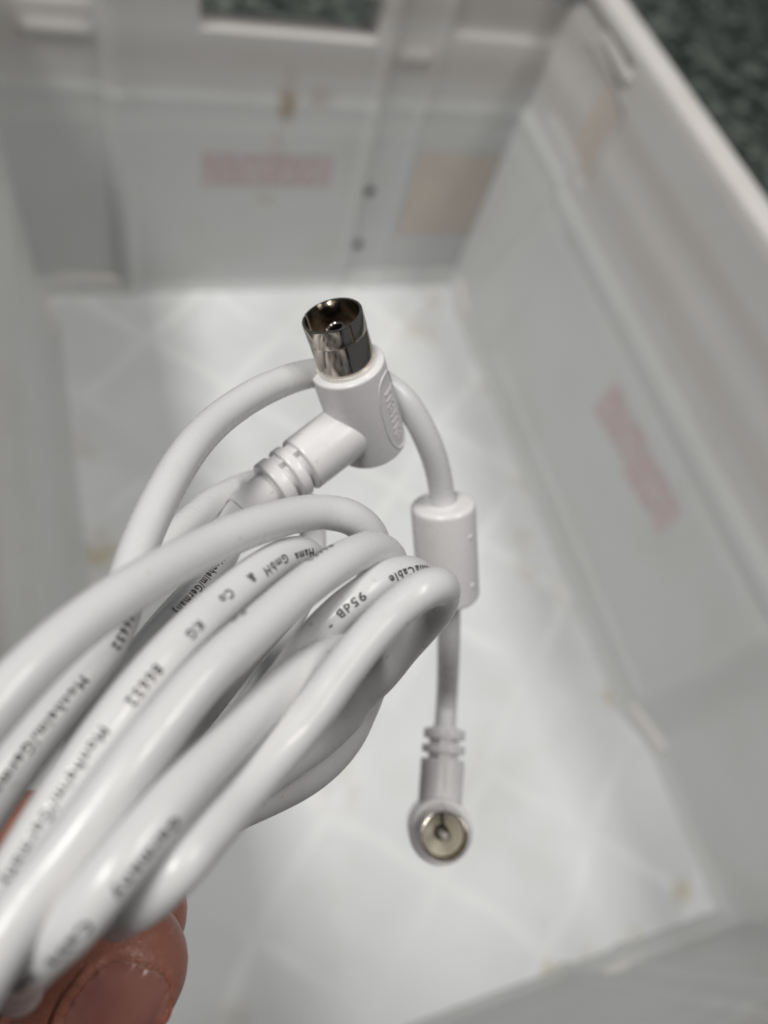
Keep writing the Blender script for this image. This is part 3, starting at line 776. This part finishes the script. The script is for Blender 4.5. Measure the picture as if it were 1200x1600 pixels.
# ------------------------------------------------------------------ the hand
person = empty('person', Vector(HAND['arm'][0]) * MM)
tag(person, 'bare left hand with thumb and fingers pinching the coiled white cable', 'person')
def capsule(a, b, ra, rb, n=20, m=6, flat=None):
    a, b = Vector(a), Vector(b)
    d = (b - a); L = d.length; d.normalize()
    prof = [(-ra * math.cos(math.pi / 2 * k / m), ra * math.sin(math.pi / 2 * k / m)) for k in range(m + 1)]
    prof += [(L + rb * math.sin(math.pi / 2 * k / m), rb * math.cos(math.pi / 2 * k / m)) for k in range(m + 1)]
    return revolve(a, d, d.orthogonal(), prof, n)
def build_hand():
    parts = []
    rad = {'index': (9.5, 8.8, 8.0, 7.4), 'middle': (9.8, 9.2, 8.4, 7.8), 'ring': (9.3, 8.6, 7.9, 7.3), 'little': (8.5, 7.4, 6.8, 6.3), 'thumb': (13.0, 11.0, 9.9, 8.3)}
    for f, rs in rad.items():
        P = [Vector(p) * MM for p in HAND[f]]
        for i in range(3):
            parts.append(capsule(P[i], P[i + 1], rs[i] * MM, rs[i + 1] * MM))
            if f != 'thumb' or i < 2:                      # knuckle
                parts.append(capsule(P[i + 1], P[i + 1] + Vector((0, 0, 1e-5)), rs[i + 1] * 1.06 * MM, rs[i + 1] * 1.06 * MM))
    A = [Vector(p) * MM for p in HAND['arm']]
    order = ['index', 'middle', 'ring', 'little']
    for i, f in enumerate(order):
        M = Vector(HAND[f][0]) * MM
        parts.append(capsule(M, A[0], 10.5 * MM, 16 * MM))
        if i < 3: parts.append(capsule(M, Vector(HAND[order[i + 1]][0]) * MM, 10 * MM, 10 * MM))
    parts.append(capsule(Vector(HAND['thumb'][0]) * MM, A[0], 14 * MM, 17 * MM))
    parts.append(capsule(Vector(HAND['thumb'][0]) * MM, Vector(HAND['index'][0]) * MM, 11 * MM, 9 * MM))
    parts.append(capsule(A[0], A[1], 22 * MM, 27 * MM)); parts.append(capsule(A[1], A[2], 27 * MM, 38 * MM))
    V, F = merge(*parts)
    o = link('hand', V, F, skin, person, recalc=True)
    m = o.modifiers.new('union', 'REMESH'); m.mode = 'VOXEL'; m.voxel_size = 0.75 * MM
    s = o.modifiers.new('soften', 'SMOOTH'); s.factor = 0.5; s.iterations = 14
    dg = bpy.context.evaluated_depsgraph_get(); dg.update()
    me = bpy.data.meshes.new_from_object(o.evaluated_get(dg))
    o.modifiers.clear(); o.data = me
    me.materials.clear(); me.materials.append(skin.m)
    me.polygons.foreach_set('use_smooth', [True] * len(me.polygons))
    # nail frame on the thumb
    P = [Vector(p) * MM for p in HAND['thumb']]
    tip = P[3]; ad = (P[3] - P[2]).normalized()
    vb = Vector(VIEW_BACK) + 0.04 * Vector(VIEW_UP)
    view = (camera.location - tip).normalized()
    n = (view - ad * view.dot(ad)).normalized()
    right = ad.cross(n)
    right = -right if right.dot(Vector(VIEW_RIGHT)) < 0 else right
    a = math.radians(NAIL_TILT)
    n, right = n * math.cos(a) + right * math.sin(a), right * math.cos(a) - n * math.sin(a)
    c = tip + ad * NAIL_ALONG * MM
    hu, hphi, R = NAIL_HALF * MM, NAIL_ARC, 8.6 * MM
    def uv(p):
        d = p - c; u = d.dot(ad) / hu
        q = d - ad * d.dot(ad); phi = math.atan2(q.dot(right), q.dot(n)) / hphi
        return u, phi, q
    def rho(u, v): return (abs(u) ** 3.2 + abs(v) ** 3.2) ** (1 / 3.2)
    # sculpt: bed under the plate, raised fold round its sides and root
    for vtx in me.vertices:
        p = vtx.co
        if (p - c).length > 0.02: continue
        u, v, q = uv(p)
        if abs(v) > 1.9 or q.dot(n) < -0.002: continue
        r = rho(u, v)
        dn = q.normalized()
        bed = -0.00045 * (1 - sst(r, 0.86, 1.0))
        front = sst(u, 0.2, 0.8)
        fold = (0.00085 * (1 - 0.85 * front)) * math.exp(-((r - 1.12) / 0.10) ** 2)
        groove = -0.00065 * math.exp(-((r - 1.0) / 0.035) ** 2) - 0.0004 * math.exp(-((r - 1.28) / 0.03) ** 2) * (1 - front)
        vtx.co = p + dn * (bed + fold + groove)
    bm = bmesh.new(); bm.from_mesh(me); bvh = BVHTree.FromBMesh(bm); bm.free()
    NV, NF = [], []
    nu, nv = 30, 30
    for layer in (0, 1):
        for j in range(nv + 1):
            for i in range(nu + 1):
                x, y = -1 + 2 * i / nu, -1 + 2 * j / nv
                # squircle map keeps the grid inside the rounded outline
                k = rho(x, y); mx = max(abs(x), abs(y))
                sc = 0 if k == 0 else mx / k
                u, v = x * sc * 0.985, y * sc * 0.985
                ax = c + ad * u * hu; dirv = n * math.cos(v * hphi) + right * math.sin(v * hphi)
                hit, nn, idx, dist = bvh.ray_cast(ax + dirv * 0.02, -dirv, 0.03)
                base = (hit - ax).length if hit else R
                lift = 0.00030 + 0.00018 * (1 - v * v) + 0.00015 * u
                NV.append(ax + dirv * (base + (lift if layer == 0 else lift - 0.00035)))
    b = (nu + 1) * (nv + 1)
    for j in range(nv):
        for i in range(nu):
            q = j * (nu + 1) + i
            NF.append((q, q + 1, q + nu + 2, q + nu + 1)); NF.append((b + q, b + q + nu + 1, b + q + nu + 2, b + q + 1))
    for i in range(nu):
        for row in (0, nv * (nu + 1)):
            NF.append((row + i, row + i + 1, b + row + i + 1, b + row + i))
    for j in range(nv):
        for cl in (0, nu):
            p, q = j * (nu + 1) + cl, (j + 1) * (nu + 1) + cl
            NF.append((p, q, b + q, b + p))
    nail = sharp(link('thumb_nail', NV, NF, nail_mat, o), 45)
    nail.data.materials.append(nail_edge.m)
    for pl in nail.data.polygons:
        if pl.index >= 2 * nu * nv: pl.material_index = 1
    return o
NAIL_TILT, NAIL_ALONG, NAIL_HALF, NAIL_ARC = 22.0, -0.6, 5.4, 0.68
build_hand()

# unseen kneeling photographer in dark clothing, added to shade crate and cable
cloth = Mat('dark_jacket_cloth', (0.035, 0.036, 0.042), 0.9, spec=0.2)
cloth.bump(cloth.noise(60, 5, 0.6), 0.5, 0.01)
denim = Mat('dark_trouser_cloth', (0.030, 0.035, 0.05), 0.9, spec=0.2)
hair_mat = Mat('dark_hair', (0.03, 0.02, 0.015), 0.6)
def unseen_body_part(name, caps, mat, voxel, parent):
    V, F = merge(*[capsule(a, b, ra, rb) for (a, b, ra, rb) in caps])
    o = link(name, V, F, mat, parent)
    m = o.modifiers.new('union', 'REMESH'); m.mode = 'VOXEL'; m.voxel_size = voxel
    s = o.modifiers.new('soften', 'SMOOTH'); s.factor = 0.5; s.iterations = 10
    dg = bpy.context.evaluated_depsgraph_get(); dg.update()
    me = bpy.data.meshes.new_from_object(o.evaluated_get(dg))
    o.modifiers.clear(); o.data = me
    me.materials.clear(); me.materials.append(mat.m)
    me.polygons.foreach_set('use_smooth', [True] * len(me.polygons))
    return o
wrist, elbow = Vector(HAND['arm'][1]) * MM, Vector(HAND['arm'][2]) * MM
sl, sr = Vector((-0.17, -0.83, 0.88)), Vector((0.21, -0.83, 0.88))
re, rw = Vector((0.30, -0.80, 0.62)), Vector((0.09, -0.62, 0.575))
hip = Vector((0.02, -1.12, 0.42))
unseen_body_part('unseen_jacket', [(hip, (0.02, -0.98, 0.66), .15, .16), ((-0.05, -0.98, 0.66), (-0.06, -0.88, 0.84), .13, .12), ((0.09, -0.98, 0.66), (0.10, -0.88, 0.84), .13, .12),
    (sl, sr, .075, .075), (sl, elbow, .065, .052), (elbow, wrist.lerp(elbow, .25), .05, .042), (sr, re, .065, .052), (re, rw, .05, .036),
    ((0.02, -0.85, 0.90), (0.02, -0.80, 0.95), .075, .06)], cloth, 0.012, person)
unseen_body_part('unseen_trousers', [(hip + Vector((-.09, 0, 0)), (-0.13, -0.80, 0.10), .10, .075), (hip + Vector((.09, 0, 0)), (0.17, -0.80, 0.10), .10, .075),
    ((-0.13, -0.80, 0.09), (-0.13, -1.22, 0.06), .07, .05), ((0.17, -0.80, 0.09), (0.17, -1.22, 0.06), .07, .05), (hip + Vector((-.09, 0, 0)), hip + Vector((.09, 0, 0)), .14, .14)], denim, 0.012, person)
hd = Vector((0.02, -0.72, 1.06))
unseen_body_part('unseen_head', [((0.02, -0.80, 0.95), hd, .052, .05), (hd, hd + Vector((0, -.02, .05)), .078, .085), (hd + Vector((0, .03, -.03)), hd + Vector((0, .055, -.06)), .055, .035),
    (hd + Vector((0, .07, .0)), hd + Vector((0, .095, -.025)), .010, .014), (hd + Vector((-.075, 0, 0)), hd + Vector((-.08, -.005, .03)), .012, .016), (hd + Vector((.075, 0, 0)), hd + Vector((.08, -.005, .03)), .012, .016)], skin, 0.006, person)
unseen_body_part('unseen_hair', [(hd + Vector((0, -.03, .05)), hd + Vector((0, -.035, .075)), .09, .088), (hd + Vector((0, -.05, .0)), hd + Vector((0, -.05, .05)), .07, .08)], hair_mat, 0.008, person)
cl, up, rg, bk = camera.location.copy(), Vector(VIEW_UP), Vector(VIEW_RIGHT), Vector(VIEW_BACK)
palm = cl + bk * .055 - up * .10 + rg * .035
caps = [(rw, palm, .03, .034), (palm, palm + up * .05, .034, .03)]
for k in range(4):
    root = palm + up * (.055 - .026 * k) + rg * .02
    mid = root - rg * .05 + bk * .004
    caps += [(root, mid, .0105, .0095), (mid, mid - rg * .032 - bk * .02, .0095, .008)]
caps += [(palm + up * .03, palm + up * .085 + rg * .012, .015, .010)]
unseen_body_part('hand', caps, skin, 0.0025, person)  # unseen second hand, added and enlarged to block light like a held phone
